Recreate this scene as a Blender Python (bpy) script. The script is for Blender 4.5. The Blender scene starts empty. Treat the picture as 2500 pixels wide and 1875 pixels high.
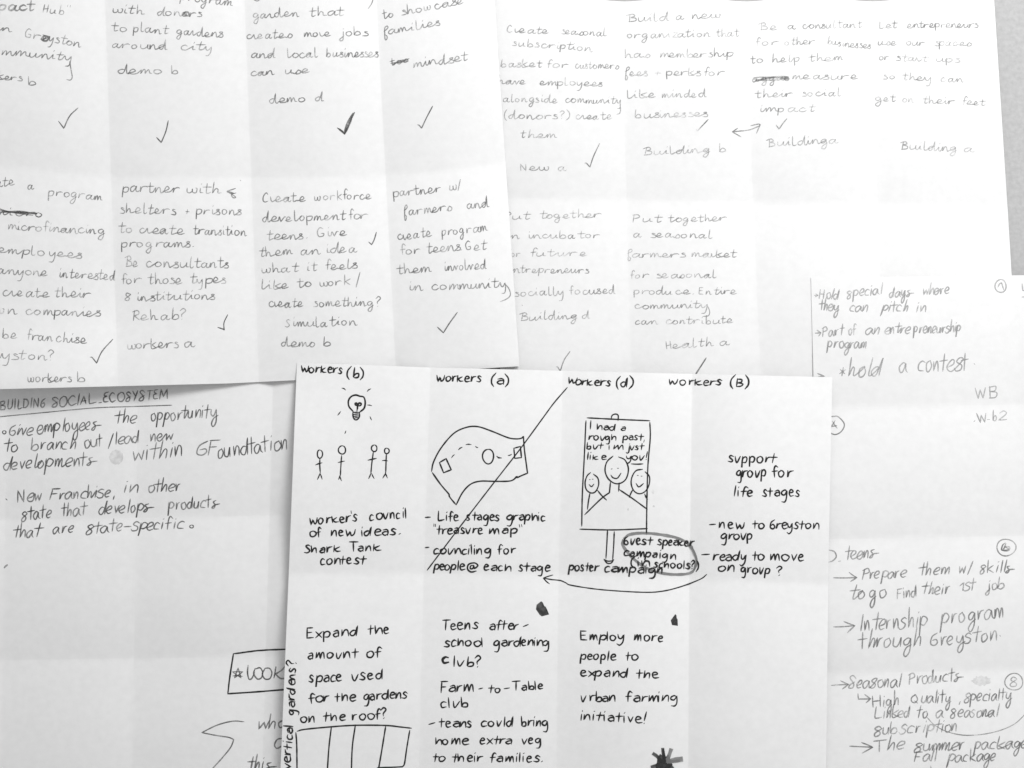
import bpy, math, random
from mathutils import Vector, noise
S = 0.000216            # metres on the table per unit of the sheets' layout grid
H = 0.80                # camera height above the table

# ------------------------------------------------------------------ camera
scene = bpy.context.scene
cam_d = bpy.data.cameras.new("camera"); cam = bpy.data.objects.new("camera", cam_d)
scene.collection.objects.link(cam); scene.camera = cam
cam.location = (0, 0, H)
cam_d.sensor_width = 36.0
cam_d.lens = 36.0 * H / (2500 * S)
cam_d.clip_start = 0.05; cam_d.clip_end = 50

# ------------------------------------------------------------------ light
world = bpy.data.worlds.new("World"); scene.world = world; world.use_nodes = True
bg = world.node_tree.nodes["Background"]
bg.inputs[0].default_value = (1, 1, 1, 1); bg.inputs[1].default_value = 0.52
ld = bpy.data.lights.new("window_light", "AREA"); ld.shape = "RECTANGLE"; ld.size = 0.55; ld.size_y = 0.40
ld.energy = 14.8; ld.color = (1, 1, 1)
lo = bpy.data.objects.new("window_light", ld); scene.collection.objects.link(lo)
lo.location = (0.46, 0.80, 0.84)
lo.rotation_euler = (Vector((0.05, 0.05, 0)) - lo.location).to_track_quat('-Z', 'Y').to_euler()
scene.view_settings.view_transform = 'Standard'; scene.view_settings.look = 'None'
scene.view_settings.exposure = 0.0; scene.view_settings.gamma = 1.0
scene.cycles.max_bounces = 8; scene.cycles.transparent_max_bounces = 24

# ------------------------------------------------------------------ materials
def nodes(name):
    m = bpy.data.materials.new(name); m.use_nodes = True
    nt = m.node_tree; nt.nodes.clear()
    return m, nt, nt.nodes.new, nt.links.new
def paper_mat(name, tone, see=0.14):
    m, nt, N, Lk = nodes(name)
    out = N("ShaderNodeOutputMaterial"); geo = N("ShaderNodeNewGeometry")
    mott = N("ShaderNodeTexNoise"); mott.inputs["Scale"].default_value = 260; mott.inputs["Detail"].default_value = 5
    fib = N("ShaderNodeTexNoise"); fib.inputs["Scale"].default_value = 1500; fib.inputs["Detail"].default_value = 3
    wv = N("ShaderNodeTexNoise"); wv.inputs["Scale"].default_value = 55; wv.inputs["Detail"].default_value = 4
    for n in (mott, fib, wv): Lk(geo.outputs["Position"], n.inputs["Vector"])
    ramp = N("ShaderNodeMapRange"); ramp.inputs["From Min"].default_value = 0.3; ramp.inputs["From Max"].default_value = 0.7
    ramp.inputs["To Min"].default_value = tone - 0.018; ramp.inputs["To Max"].default_value = tone + 0.018
    Lk(mott.outputs["Fac"], ramp.inputs["Value"])
    col = N("ShaderNodeCombineColor")
    for i in range(3): Lk(ramp.outputs[0], col.inputs[i])
    b1 = N("ShaderNodeBump"); b1.inputs["Strength"].default_value = 0.5; b1.inputs["Distance"].default_value = 0.00045
    Lk(wv.outputs["Fac"], b1.inputs["Height"])
    b2 = N("ShaderNodeBump"); b2.inputs["Strength"].default_value = 0.5; b2.inputs["Distance"].default_value = 0.00004
    Lk(fib.outputs["Fac"], b2.inputs["Height"]); Lk(b1.outputs[0], b2.inputs["Normal"])
    p = N("ShaderNodeBsdfPrincipled"); p.inputs["Roughness"].default_value = 0.75
    p.inputs["Specular IOR Level"].default_value = 0.2
    Lk(col.outputs[0], p.inputs["Base Color"]); Lk(b2.outputs[0], p.inputs["Normal"])
    tr = N("ShaderNodeBsdfTranslucent"); Lk(col.outputs[0], tr.inputs["Color"])
    mx = N("ShaderNodeMixShader"); mx.inputs[0].default_value = see
    Lk(p.outputs[0], mx.inputs[1]); Lk(tr.outputs[0], mx.inputs[2]); Lk(mx.outputs[0], out.inputs[0])
    return m
def stroke_mat(name, tone, lo_a, hi_a, scale=2600, rough=0.5):
    """dry pencil or pen: colour breaks up over the tooth of the paper"""
    m, nt, N, Lk = nodes(name)
    out = N("ShaderNodeOutputMaterial"); geo = N("ShaderNodeNewGeometry")
    n1 = N("ShaderNodeTexNoise"); n1.inputs["Scale"].default_value = scale; n1.inputs["Detail"].default_value = 2
    n2 = N("ShaderNodeTexNoise"); n2.inputs["Scale"].default_value = 130; n2.inputs["Detail"].default_value = 2
    for n in (n1, n2): Lk(geo.outputs["Position"], n.inputs["Vector"])
    ad = N("ShaderNodeMath"); ad.operation = 'ADD'; Lk(n1.outputs["Fac"], ad.inputs[0]); Lk(n2.outputs["Fac"], ad.inputs[1])
    r = N("ShaderNodeMapRange"); r.inputs["From Min"].default_value = 0.72; r.inputs["From Max"].default_value = 1.28
    r.inputs["To Min"].default_value = lo_a; r.inputs["To Max"].default_value = hi_a
    Lk(ad.outputs[0], r.inputs["Value"])
    p = N("ShaderNodeBsdfPrincipled"); p.inputs["Base Color"].default_value = (tone, tone, tone, 1)
    p.inputs["Roughness"].default_value = rough; p.inputs["Specular IOR Level"].default_value = 0.2
    t = N("ShaderNodeBsdfTransparent"); mx = N("ShaderNodeMixShader")
    Lk(r.outputs[0], mx.inputs[0]); Lk(t.outputs[0], mx.inputs[1]); Lk(p.outputs[0], mx.inputs[2])
    Lk(mx.outputs[0], out.inputs[0])
    return m
PAPER = paper_mat("white_paper", 0.86); PAPER_OLD = paper_mat("drawing_paper", 0.84)
GRAPH = stroke_mat("soft_graphite", 0.16, 0.14, 0.78)
GRAPH_DARK = stroke_mat("dark_graphite", 0.08, 0.30, 0.95)
GRAPH_PALE = stroke_mat("pale_graphite", 0.24, 0.10, 0.70)
INK = stroke_mat("black_ink", 0.018, 0.85, 1.0, 1500, 0.4)
MARK_GREY = stroke_mat("grey_marker", 0.20, 0.58, 0.80, 500)
MARK_DARK = stroke_mat("dark_marker", 0.035, 0.66, 1.0, 420)
GRAPH_SOFT = stroke_mat("faded_graphite", 0.20, 0.20, 0.82)
GRAPH_FAINT = stroke_mat("faint_graphite", 0.34, 0.20, 0.80)
SMUDGE = stroke_mat("graphite_smudge", 0.34, 0.06, 0.26, 500)
def table_mat():
    m, nt, N, Lk = nodes("grey_laminate")
    out = N("ShaderNodeOutputMaterial"); geo = N("ShaderNodeNewGeometry")
    n = N("ShaderNodeTexNoise"); n.inputs["Scale"].default_value = 420; n.inputs["Detail"].default_value = 6
    Lk(geo.outputs["Position"], n.inputs["Vector"])
    r = N("ShaderNodeMapRange"); r.inputs["From Min"].default_value = 0.3; r.inputs["From Max"].default_value = 0.7
    r.inputs["To Min"].default_value = 0.37; r.inputs["To Max"].default_value = 0.44
    Lk(n.outputs["Fac"], r.inputs["Value"])
    c = N("ShaderNodeCombineColor")
    for i in range(3): Lk(r.outputs[0], c.inputs[i])
    b = N("ShaderNodeBump"); b.inputs["Strength"].default_value = 0.5; b.inputs["Distance"].default_value = 0.0002
    Lk(n.outputs["Fac"], b.inputs["Height"])
    p = N("ShaderNodeBsdfPrincipled"); p.inputs["Roughness"].default_value = 0.6
    Lk(c.outputs[0], p.inputs["Base Color"]); Lk(b.outputs[0], p.inputs["Normal"]); Lk(p.outputs[0], out.inputs[0])
    return m
TABLE = table_mat()

# ------------------------------------------------------------------ helpers
def world_pt(x, y, z):
    k = (H - z) / H
    return ((x - 1250) * S * k, (937.5 - y) * S * k, z)
def lin(*pts):
    """piecewise linear function through (s, value) pairs, extended at both ends"""
    def f(s):
        i = 0
        while i < len(pts) - 2 and s > pts[i + 1][0]: i += 1
        (a, va), (b, vb) = pts[i], pts[i + 1]
        return va + (vb - va) * (s - a) / (b - a)
    return f
def add_object(name, verts, faces, mat, parent=None, origin=None, smooth=False):
    n = len(verts)
    if origin is None:
        origin = (sum(v[0] for v in verts) / n, sum(v[1] for v in verts) / n, sum(v[2] for v in verts) / n)
    me = bpy.data.meshes.new(name)
    me.from_pydata([(v[0] - origin[0], v[1] - origin[1], v[2] - origin[2]) for v in verts], [], faces)
    if smooth: me.polygons.foreach_set("use_smooth", [True] * len(me.polygons))
    me.materials.append(mat); me.update()
    o = bpy.data.objects.new(name, me); scene.collection.objects.link(o)
    place(o, origin, parent)
    return o
def place(o, origin, parent):
    o["_o"] = origin
    if parent is not None:
        o.parent = parent; po = parent["_o"]
        o.location = (origin[0] - po[0], origin[1] - po[1], origin[2] - po[2])
    else:
        o.location = origin

class Sheet:
    """a folded sheet: fold lines across (xs: x as f(y)) and down (ys: y as f(x)), panels arched between folds"""
    def __init__(s, xs, ys, ax, ay, z0, seed, lift=None, rough=0.00035, over=()):
        s.xs, s.ys, s.ax, s.ay, s.z0, s.seed, s.lift, s.rough, s.over = xs, ys, ax, ay, z0, seed, lift, rough, over
    @staticmethod
    def arch(t, a):
        t = min(max(t, 0.0), 1.0)
        return 1.7 * a[0] * 4 * t * (1 - t) * (1 + a[1] * (t - 0.5) * 2)
    def ink_z(s, x, y):
        z = s.z(x, y)
        if not s.over: return z
        return max(z, (s.z(x - 7, y) + s.z(x + 7, y)) / 2, (s.z(x, y - 7) + s.z(x, y + 7)) / 2)
    def z(s, x, y, creased=True):
        fx = [f(y) for f in s.xs]; fy = [f(x) for f in s.ys]
        i = 0
        while i < len(fx) - 2 and x > fx[i + 1]: i += 1
        j = 0
        while j < len(fy) - 2 and y > fy[j + 1]: j += 1
        t = (x - fx[i]) / (fx[i + 1] - fx[i]); u = (y - fy[j]) / (fy[j + 1] - fy[j])
        z = s.z0 + s.arch(t, s.ax[i]) + s.arch(u, s.ay[j])
        n1 = noise.noise(Vector((x * 0.0035, y * 0.0035, s.seed))); n2 = noise.noise(Vector((x * 0.011, y * 0.011, s.seed + 5)))
        z += s.rough * n1 * 2 + s.rough * 0.35 * n2
        if s.lift: z += s.lift(x, y)
        g = 0
        for k, f in enumerate(fx[1:-1]):
            d = (x - f) / 4.5
            if abs(d) < 3: g += math.exp(-d * d) * (0.7 + 0.9 * noise.noise(Vector((k * 9.1, y * 0.006, s.seed))))
        for k, f in enumerate(fy[1:-1]):
            d = (y - f) / 4.5
            if abs(d) < 3: g += math.exp(-d * d) * (0.8 + 0.9 * noise.noise(Vector((x * 0.006, k * 9.1, s.seed))))
        if creased: z += 0.00009 * g
        for b in s.over:      # the sheet rests on the ones beneath and sags away from their edges
            d = min(x - b.xs[0](y), b.xs[-1](y) - x, y - b.ys[0](x), b.ys[-1](x) - y)
            if d < -120: continue
            h = b.z(x, y, False) + 0.0004 - max(0.0, -d) * S * 0.28 - z
            z += 0.5 * (h + math.sqrt(h * h + 4e-8))
        return z
    def build(s, name, mat, label, cat):
        ts = [0, .006, .012, .02, .032, .05] + [k / 26 for k in range(2, 25)] + [.95, .968, .98, .988, .994]
        ts = sorted(set(ts))
        us = [(i, t) for i in range(len(s.xs) - 1) for t in ts] + [(len(s.xs) - 2, 1.0)]
        vs = [(j, t) for j in range(len(s.ys) - 1) for t in ts] + [(len(s.ys) - 2, 1.0)]
        V = []
        for (j, v) in vs:
            for (i, u) in us:
                x = s.xs[i](0); y = s.ys[j](0)
                for _ in range(6):
                    x = s.xs[i](y) * (1 - u) + s.xs[i + 1](y) * u
                    y = s.ys[j](x) * (1 - v) + s.ys[j + 1](x) * v
                V.append(world_pt(x, y, s.z(x, y)))
        w = len(us); nv = len(V)
        th = 0.00013
        V2 = V + [(a, b, c - th) for a, b, c in V]
        F = []
        h = len(vs)
        for r in range(h - 1):
            for c in range(w - 1):
                a = r * w + c
                F.append((a, a + w, a + w + 1, a + 1)); F.append((a + nv, a + nv + 1, a + nv + w + 1, a + nv + w))
        rim = [c for c in range(w)] + [r * w + w - 1 for r in range(1, h)] + [(h - 1) * w + c for c in range(w - 2, -1, -1)] + [r * w for r in range(h - 2, 0, -1)]
        nrim = len(rim)
        # the rim has its own vertices so that the paper's edge stays crisp
        base = len(V2)
        V2 += [V[i] for i in rim] + [V2[i + nv] for i in rim]
        for k in range(nrim):
            k2 = (k + 1) % nrim
            F.append((base + k, base + k2, base + nrim + k2, base + nrim + k))
        s.ob = add_object(name, V2, F, mat, smooth=True)
        s.ob["label"] = label; s.ob["category"] = cat
        return s.ob

# ------------------------------------------------------------------ strokes
class Strokes:
    def __init__(s, sheet, mat, wid):
        s.sheet, s.mat, s.w = sheet, mat, wid; s.V = []; s.F = []
    lift = 0; top = 0.0
    def add(s, pts, wid=None, taper=True, closed=False, layer=0):
        """pts on the sheet's grid -> a thin ribbon of graphite or ink on the paper"""
        if len(pts) < 2: return
        w0 = (wid or s.w) / 2
        # resample
        out = [pts[0]]; step = 2.2
        for a, b in zip(pts, pts[1:]):
            d = math.hypot(b[0] - a[0], b[1] - a[1])
            if d < 1e-6: continue
            n = max(1, int(math.ceil(d / 6.0)))
            for k in range(1, n + 1): out.append((a[0] + (b[0] - a[0]) * k / n, a[1] + (b[1] - a[1]) * k / n))
        if len(out) < 2: return
        n = len(out); seed = random.random() * 100
        L = 0; Ls = [0]
        for a, b in zip(out, out[1:]):
            L += math.hypot(b[0] - a[0], b[1] - a[1]); Ls.append(L)
        base = len(s.V)
        for i, p in enumerate(out):
            a = out[max(0, i - 1)]; b = out[min(n - 1, i + 1)]
            if i in (0, n - 1) or True:
                tx, ty = b[0] - a[0], b[1] - a[1]
            d = math.hypot(tx, ty)
            if d < 1e-6: tx, ty, d = 1, 0, 1
            tx /= d; ty /= d
            w = w0 * (1 + 0.28 * noise.noise(Vector((Ls[i] * 0.07, seed, 0))))
            if taper:
                e = min(Ls[i], L - Ls[i]); w *= min(1.0, 0.45 + e / (w0 * 3.2) * 0.55)
            q = (p[0], p[1])
            if i == 0: q = (p[0] - tx * w0 * .6, p[1] - ty * w0 * .6)
            if i == n - 1: q = (p[0] + tx * w0 * .6, p[1] + ty * w0 * .6)
            Strokes.lift = (Strokes.lift + 1) % 120
            dz = 0.00004 + Strokes.lift * 2.5e-7 + layer * 0.00004 + Strokes.top
            zz = s.sheet.ink_z(q[0], q[1]) + dz
            for sg in (-1, 1):
                s.V.append(world_pt(q[0] - ty * w * sg, q[1] + tx * w * sg, zz))
        for i in range(n - 1):
            k = base + 2 * i
            s.F.append((k, k + 1, k + 3, k + 2))
    def blob(s, pts, layer=0):
        n = len(pts); cx = sum(p[0] for p in pts) / n; cy = sum(p[1] for p in pts) / n
        base = len(s.V); dz = 0.00006 + layer * 0.00004
        s.V.append(world_pt(cx, cy, s.sheet.ink_z(cx, cy) + dz))
        for x, y in pts: s.V.append(world_pt(x, y, s.sheet.ink_z(x, y) + dz))
        for i in range(n): s.F.append((base, base + 1 + i, base + 1 + (i + 1) % n))
    def done(s, name, parent, label=None):
        if not s.V: return None
        o = add_object(name, s.V, s.F, s.mat, parent)
        if label: o["label"] = label
        return o

def smooth(pts, per=5):
    """Catmull-Rom through the points; a point given twice is a corner"""
    segs = []; cur = [pts[0]]
    for p in pts[1:]:
        if p == cur[-1]:
            if len(cur) > 1: segs.append(cur)
            cur = [p]
        else: cur.append(p)
    if len(cur) > 1: segs.append(cur)
    out = []
    for sg in segs:
        if len(sg) == 2: out += sg; continue
        q = [(2 * sg[0][0] - sg[1][0], 2 * sg[0][1] - sg[1][1])] + sg + [(2 * sg[-1][0] - sg[-2][0], 2 * sg[-1][1] - sg[-2][1])]
        for i in range(1, len(q) - 2):
            p0, p1, p2, p3 = q[i - 1], q[i], q[i + 1], q[i + 2]
            for k in range(per):
                t = k / per; t2 = t * t; t3 = t2 * t
                out.append(tuple(0.5 * (2 * p1[c] + (p2[c] - p0[c]) * t + (2 * p0[c] - 5 * p1[c] + 4 * p2[c] - p3[c]) * t2 + (3 * p1[c] - p0[c] - 3 * p2[c] + p3[c]) * t3) for c in (0, 1)))
        out.append(q[-2])
    r = [out[0]]
    for p in out[1:]:
        if abs(p[0] - r[-1][0]) + abs(p[1] - r[-1][1]) > 1e-5: r.append(p)
    return r

# glyphs: tenths of the x-height; "|" starts a new stroke, a repeated point is a corner; last number is the advance
BASE = {
'a': "8 8 5 10 1 7 1 2 4 0 7 3 9 9 9 9 9 2 11 0 : 12", 'b': "1 20 1 10 1 1 1 1 3 8 7 9 9 4 6 0 1 1 : 11",
'c': "8 8 5 10 1 7 1 2 5 0 9 2 : 10", 'd': "7 8 4 9 0 5 2 0 6 2 9 20 9 20 9 3 11 0 : 12",
'e': "1 4 7 6 7 9 3 10 0 5 2 0 6 0 9 3 : 10", 'f': "8 17 5 20 3 15 3 0 | 0 9 7 10 : 8",
'g': "8 8 5 10 1 7 1 3 5 2 8 8 8 8 8 -3 5 -10 1 -8 3 -4 9 1 : 11", 'h': "1 20 1 20 1 0 1 0 3 8 6 9 7 6 8 0 10 1 : 11",
'i': "2 10 2 10 2 2 4 0 | 2 15 2.5 16 : 5", 'j': "4 10 4 10 4 -6 1 -10 -1 -7 5 1 | 4 15 4.5 16 : 7",
'k': "1 20 1 20 1 0 | 8 11 1 5 1 5 9 0 : 10", 'l': "1 20 1 20 1 3 4 0 : 5",
'm': "1 10 1 10 1 0 1 0 3 9 5 9 6 0 6 0 8 9 10 9 11 2 13 0 : 14", 'n': "1 10 1 10 1 0 1 0 3 8 6 10 8 6 8 0 10 1 : 11",
'o': "5 10 1 7 2 1 6 0 9 5 7 9 4 10 : 11", 'p': "1 10 1 10 1 -10 1 -10 1 6 4 10 9 8 8 2 4 0 1 2 : 11",
'q': "8 8 5 10 1 7 1 2 5 1 8 8 8 8 8 -10 11 -6 : 11", 'r': "1 10 1 10 1 0 1 0 3 8 8 9 : 9",
's': "8 9 4 10 2 8 7 3 5 0 0 1 : 10", 't': "4 17 4 17 3 2 5 0 8 1 | 0 11 8 11 : 8",
'u': "1 10 1 2 4 0 8 4 9 10 9 10 9 2 11 0 : 12", 'v': "1 10 4 0 4 0 8 10 : 9", 'w': "1 10 2 1 5 1 6 7 6 7 8 0 11 3 12 10 : 13",
'x': "1 10 9 0 | 9 10 1 0 : 10", 'y': "1 10 2 4 5 2 9 10 9 10 7 -4 2 -11 : 10", 'z': "1 10 8 10 8 10 1 0 1 0 9 0 : 10",
'A': "0 0 5 17 5 17 9 0 | 2 6 8 6 : 11", 'B': "2 17 1 0 | 0 17 7 17 8 12 3 9 3 9 10 7 8 0 0 0 : 12",
'C': "9 14 5 17 0 9 4 0 11 3 : 12", 'D': "1 17 1 17 1 0 | 0 17 7 15 10 8 6 1 0 0 : 12",
'E': "1 17 1 17 1 0 1 0 9 0 | 1 17 8 17 | 1 9 7 9 : 11", 'F': "2 17 2 17 1 0 | 1 17 9 17 | 1 9 7 9 : 10",
'G': "9 15 5 18 0 10 3 0 8 0 9 7 9 7 5 7 : 12", 'H': "1 17 1 0 | 9 17 9 0 | 1 9 9 9 : 12", 'I': "2 18 1 0 : 5",
'K': "1 17 1 0 | 9 17 1 7 1 7 10 0 : 11", 'L': "1 17 1 17 1 1 4 -1 10 1 : 11", 'M': "1 0 2 17 2 17 6 4 6 4 11 17 11 17 12 0 : 14",
'N': "1 0 1 17 1 17 9 0 9 0 9 17 : 12", 'O': "6 17 1 12 2 2 7 0 11 6 9 15 5 17 : 13", 'P': "2 17 1 0 | 0 17 7 17 9 12 2 8 : 11",
'R': "2 17 1 0 | 0 17 7 17 8 12 2 8 2 8 9 0 : 11", 'S': "9 15 5 17 2 13 8 5 5 0 0 2 : 11", 'T': "5 17 5 0 | 0 17 11 17 : 11",
'U': "1 17 1 3 5 0 9 4 9 17 : 12", 'W': "1 17 4 0 4 0 7 14 7 14 10 0 10 0 14 17 : 16", 'Y': "1 17 5 9 5 9 | 9 17 3 0 : 11",
'1': "0 9 4 15 4 15 4 0 : 6", '2': "1 13 5 17 8 12 0 1 0 1 9 1 : 10", '6': "7 17 2 10 2 1 7 0 8 6 2 6 : 10",
'8': "7 14 3 17 2 12 7 5 5 0 1 3 8 13 7 15 : 9", '.': "1 0.3 2.2 1.2 : 5", ',': "2 1 1 -4 : 4", "'": "1 17 1 13 : 3",
'"': "1 18 1 14 | 4 18 4 14 : 6", '?': "0 15 4 19 7 15 3 9 3 5 | 3 0 3.6 0.8 : 9", '!': "2 20 1 5 | 0.6 0 1 0.8 : 5", '/': "6 20 0 -3 : 7",
'(': "5 20 1 12 1 2 4 -4 : 7", ')': "1 20 5 12 5 3 1 -4 : 7", '+': "0 5 8 5 | 4 9 3 1 : 9", '-': "0 6 7 6 : 9",
'@': "7 9 4 8 4 3 7 3 8 9 8 9 9 3 13 9 8 14 1 11 0 2 5 -4 12 -2 : 15", '*': "4 12 4 0 | 0 9 8 3 | 8 9 0 3 : 9", '&': "8 7 1 6 6 12 6 12 1 0 6 -3 8 0 2 3 : 9",
'_': ": 6", 'ƒ': "2 9 8 15 7 20 4 17 3 4 3 -9 5 -10 6 -4 4 1 : 9",
}
PRINT = dict(BASE)    # black pen hand
PRINT.update({
'a': "2 9 6 10 8 7 8 0 | 8 6 4 6 1 3 4 0 8 2 : 10", 'h': "1 13 1 13 1 0 1 0 4 8 7 9 8 6 8 0 : 10", 'u': "1 10 2 2 4 0 8 10 : 10",
'n': "1 10 1 10 1 0 1 0 4 9 7 9 8 0 : 10", 'e': "1 5 7 7 6 10 3 10 1 5 3 0 8 1 : 9", 'k': "1 12 1 12 1 0 | 8 9 2 5 2 5 5 1 10 1 : 11",
't': "4 15 3 0 | 0 9 8 9.5 : 8", 'g': "8 8 5 10 1 7 1 3 5 2 8 9 8 9 8 -3 6 -9 2 -9 : 10", 'l': "1 17 1 0 : 4", 'i': "1 10 1 0 | 1.4 15 1.8 16 : 4",
'y': "1 10 2 4 5 3 8 10 8 10 7 -3 3 -9 0 -7 : 10", 'p': "1 10 1 10 0 -8 0 -8 1 6 5 10 8 7 6 1 1 1 : 10", 'r': "1 10 1 10 1 0 1 0 3 8 8 10 : 8",
'd': "8 8 4 9 0 5 2 0 6 2 9 17 9 17 8 0 : 11", 'b': "1 18 1 1 1 1 3 7 7 7 7 1 3 0 1 1 : 9", 's': "7 9 4 11 2 8 6 3 4 0 0 1 : 9", 'G': "7 16 2 11 1 2 5 -1 8 3 5 8 2 5 : 10",
'm': "1 10 1 10 1 0 1 0 4 9 5 9 6 0 6 0 8 9 10 9 11 0 : 13", 'c': "7 9 4 10 1 6 2 0 7 1 : 9", 'B': "1 12 1 0 | 1 12 6 11 6 7 2 6 2 6 8 4 6 0 1 0 : 9", 'j': "4 10 4 10 4 -5 1 -9 -1 -7 | 4 14 4.5 15 : 6",
'w': "1 11 3 0 3 0 6 8 6 8 8 1 11 4 12 11 : 13", 'f': "8 15 5 17 3 12 3 -1 | 0 8 7 9 : 8", 'S': "8 13 5 15 2 12 7 4 4 0 0 1 : 10",
})
SLIM = dict(BASE)     # slanted pencil hand
SLIM.update({
'š': "6 11 2 9 5 4 3 -1 0 0 5 4 13 5 : 11", 'Q': "6 14 1 10 2 3 7 1 10 7 6 14 4 13 | 6 4 11 0 : 12", 'P': "2 16 1 0 | 0 14 6 17 8 11 2 8 : 10", 'B': "1 16 1 0 | 0 15 7 16 6 10 2 9 2 9 8 7 7 1 0 0 : 11",
's': "7 11 4 13 1 9 6 5 5 0 1 -1 -1 2 : 8", 'ß': "8 10 5 13 1 10 6 4 5 -1 1 -2 1 3 8 10 : 9", 'e': "1 4 6 7 6 11 3 11 0 5 2 0 6 1 : 8", 'a': "7 9 4 11 0 6 1 0 4 1 7 10 7 10 7 3 9 0 : 9", 'r': "1 11 1 11 1 0 1 0 3 9 6 11 : 7",
'n': "1 11 1 11 1 0 1 0 4 11 6 9 6 0 : 8", 'm': "1 11 1 11 1 0 1 0 3 11 5 9 5 0 5 0 8 11 9 9 9 0 : 11", 'o': "5 11 1 8 2 0 5 0 7 5 5 11 : 8", 't': "4 20 3 0 | -1 12 8 13 : 7",
'u': "1 11 1 2 4 0 6 4 7 11 7 11 7 0 : 9", 'i': "2 11 1 0 | 2 16 2.4 17 : 4", 'h': "2 22 2 22 1 0 1 0 4 10 6 9 6 0 : 8", 'd': "6 9 3 10 0 5 2 0 5 2 8 20 8 20 7 0 : 9",
'p': "1 12 1 12 0 -10 0 -10 2 9 5 12 8 8 5 2 1 3 : 9", 'c': "7 9 4 11 1 7 1 1 6 0 : 8", 'G': "8 17 2 12 1 3 5 0 8 4 7 8 3 7 : 10", 'g': "7 9 4 11 1 7 2 2 5 3 7 10 7 10 7 -6 4 -13 2 -9 4 -2 8 2 : 9",
'y': "1 11 1 4 4 2 7 11 7 11 7 -6 4 -13 2 -9 4 -2 9 2 : 9", 'l': "3 20 2 0 : 4", 'v': "1 11 3 0 3 0 6 11 : 7", 'w': "1 11 2 0 2 0 5 9 5 9 7 0 7 0 9 11 : 10", 'S': "9 13 5 17 1 14 7 6 6 0 1 0 2 4 8 8 : 10",
'E': "8 17 3 16 2 12 6 10 6 10 1 8 2 1 8 1 : 9", 'A': "0 0 4 15 4 15 7 0 | 1 5 7 6 : 9",
})
ROUND = dict(BASE)    # round pencil hand
ROUND.update({
'ŕ': "0 9 1 3 3 0 6 2 8 5 : 8", 'ś': "0 1 5 9 5 9 9 5 7 0 2 0 3 3 : 9",
'a': "8 8 5 9 1 6 1 1 4 0 7 4 9 9 9 9 8 2 11 0 13 2 : 14", 'o': "4 9 1 7 1 2 5 0 9 4 7 8 4 9 : 12", 'n': "1 9 1 9 1 0 1 0 4 8 7 8 9 0 12 1 : 13", 'u': "1 9 1 2 4 0 8 4 9 9 9 9 9 2 12 1 : 14",
'c': "8 8 5 10 1 6 2 1 6 0 10 3 : 12", 'i': "2 9 2 9 2 2 5 1 | 2 15 2.7 17 : 7", 't': "4 18 4 18 3 2 5 0 8 2 | -1 11 9 11.5 : 10", 'r': "1 9 1 9 1 0 1 0 3 7 8 9 11 8 : 12",
'm': "1 9 1 9 1 0 1 0 4 9 6 8 6 0 6 0 9 8 11 8 12 2 15 1 : 16", 'h': "1 20 1 20 1 0 1 0 4 8 7 7 8 1 12 1 : 13", 'w': "1 9 1 2 4 0 7 3 7 8 7 8 8 1 12 1 13 8 11 9 : 15", 'd': "7 8 4 9 0 5 2 0 6 3 9 21 9 21 9 2 12 0 : 14",
'b': "1 20 1 10 1 1 1 1 4 8 8 7 9 2 5 0 1 1 : 12", 'l': "1 20 1 20 1 2 4 0 6 2 : 8", 'p': "1 10 1 10 1 -9 1 -9 1 5 4 9 9 8 8 2 4 0 1 2 : 12",
'y': "1 9 2 3 5 1 9 9 9 9 9 -3 7 -11 3 -12 : 12", 'k': "1 19 1 19 1 0 | 9 11 3 7 2 6 2 6 9 0 : 11", 'B': "2 17 1 0 | -3 15 5 18 8 13 3 10 9 8 9 2 0 0 : 13",
'C': "8 15 5 18 1 12 1 4 4 0 9 2 : 11", 'G': "8 16 4 18 0 11 2 2 8 2 9 7 9 7 5 7 : 13", 'H': "1 17 1 0 | 8 17 8 0 | 1 7 9 9 : 11", 'R': "2 17 1 0 | -1 15 6 18 8 12 2 8 2 8 9 1 : 12", 'g': "8 8 5 10 1 7 1 3 5 2 8 8 8 8 8 -4 5 -11 1 -9 3 -4 10 2 : 13", 'v': "1 9 4 0 4 0 8 9 10 8 : 11",
'e': "-1 2 5 4 7 7 4 10 1 6 1 1 5 0 10 2 : 12", 's': "6 9 3 10 2 8 7 4 6 0 0 0 : 9", 'S': "9 13 6 15 3 12 8 4 4 0 0 2 : 11"})
JOIN_OUT = set("aceihklmnutd"); JOIN_IN = set("eimnruyvwjpsŕśaodg")
HANDS = {'round': (ROUND, .04, 1.0), 'print': (PRINT, .02, .0), 'slim': (SLIM, .10, .32)}
_parsed = {}
def glyph(font, ch):
    k = (id(font), ch)
    if k not in _parsed:
        body, adv = (font.get(ch) or font['.']).rsplit(':', 1)
        st = []
        for s_ in body.split('|'):
            v = [float(q) for q in s_.split()]
            if v: st.append([(v[i], v[i + 1]) for i in range(0, len(v), 2)])
        _parsed[k] = (st, float(adv))
    return _parsed[k]
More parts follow.
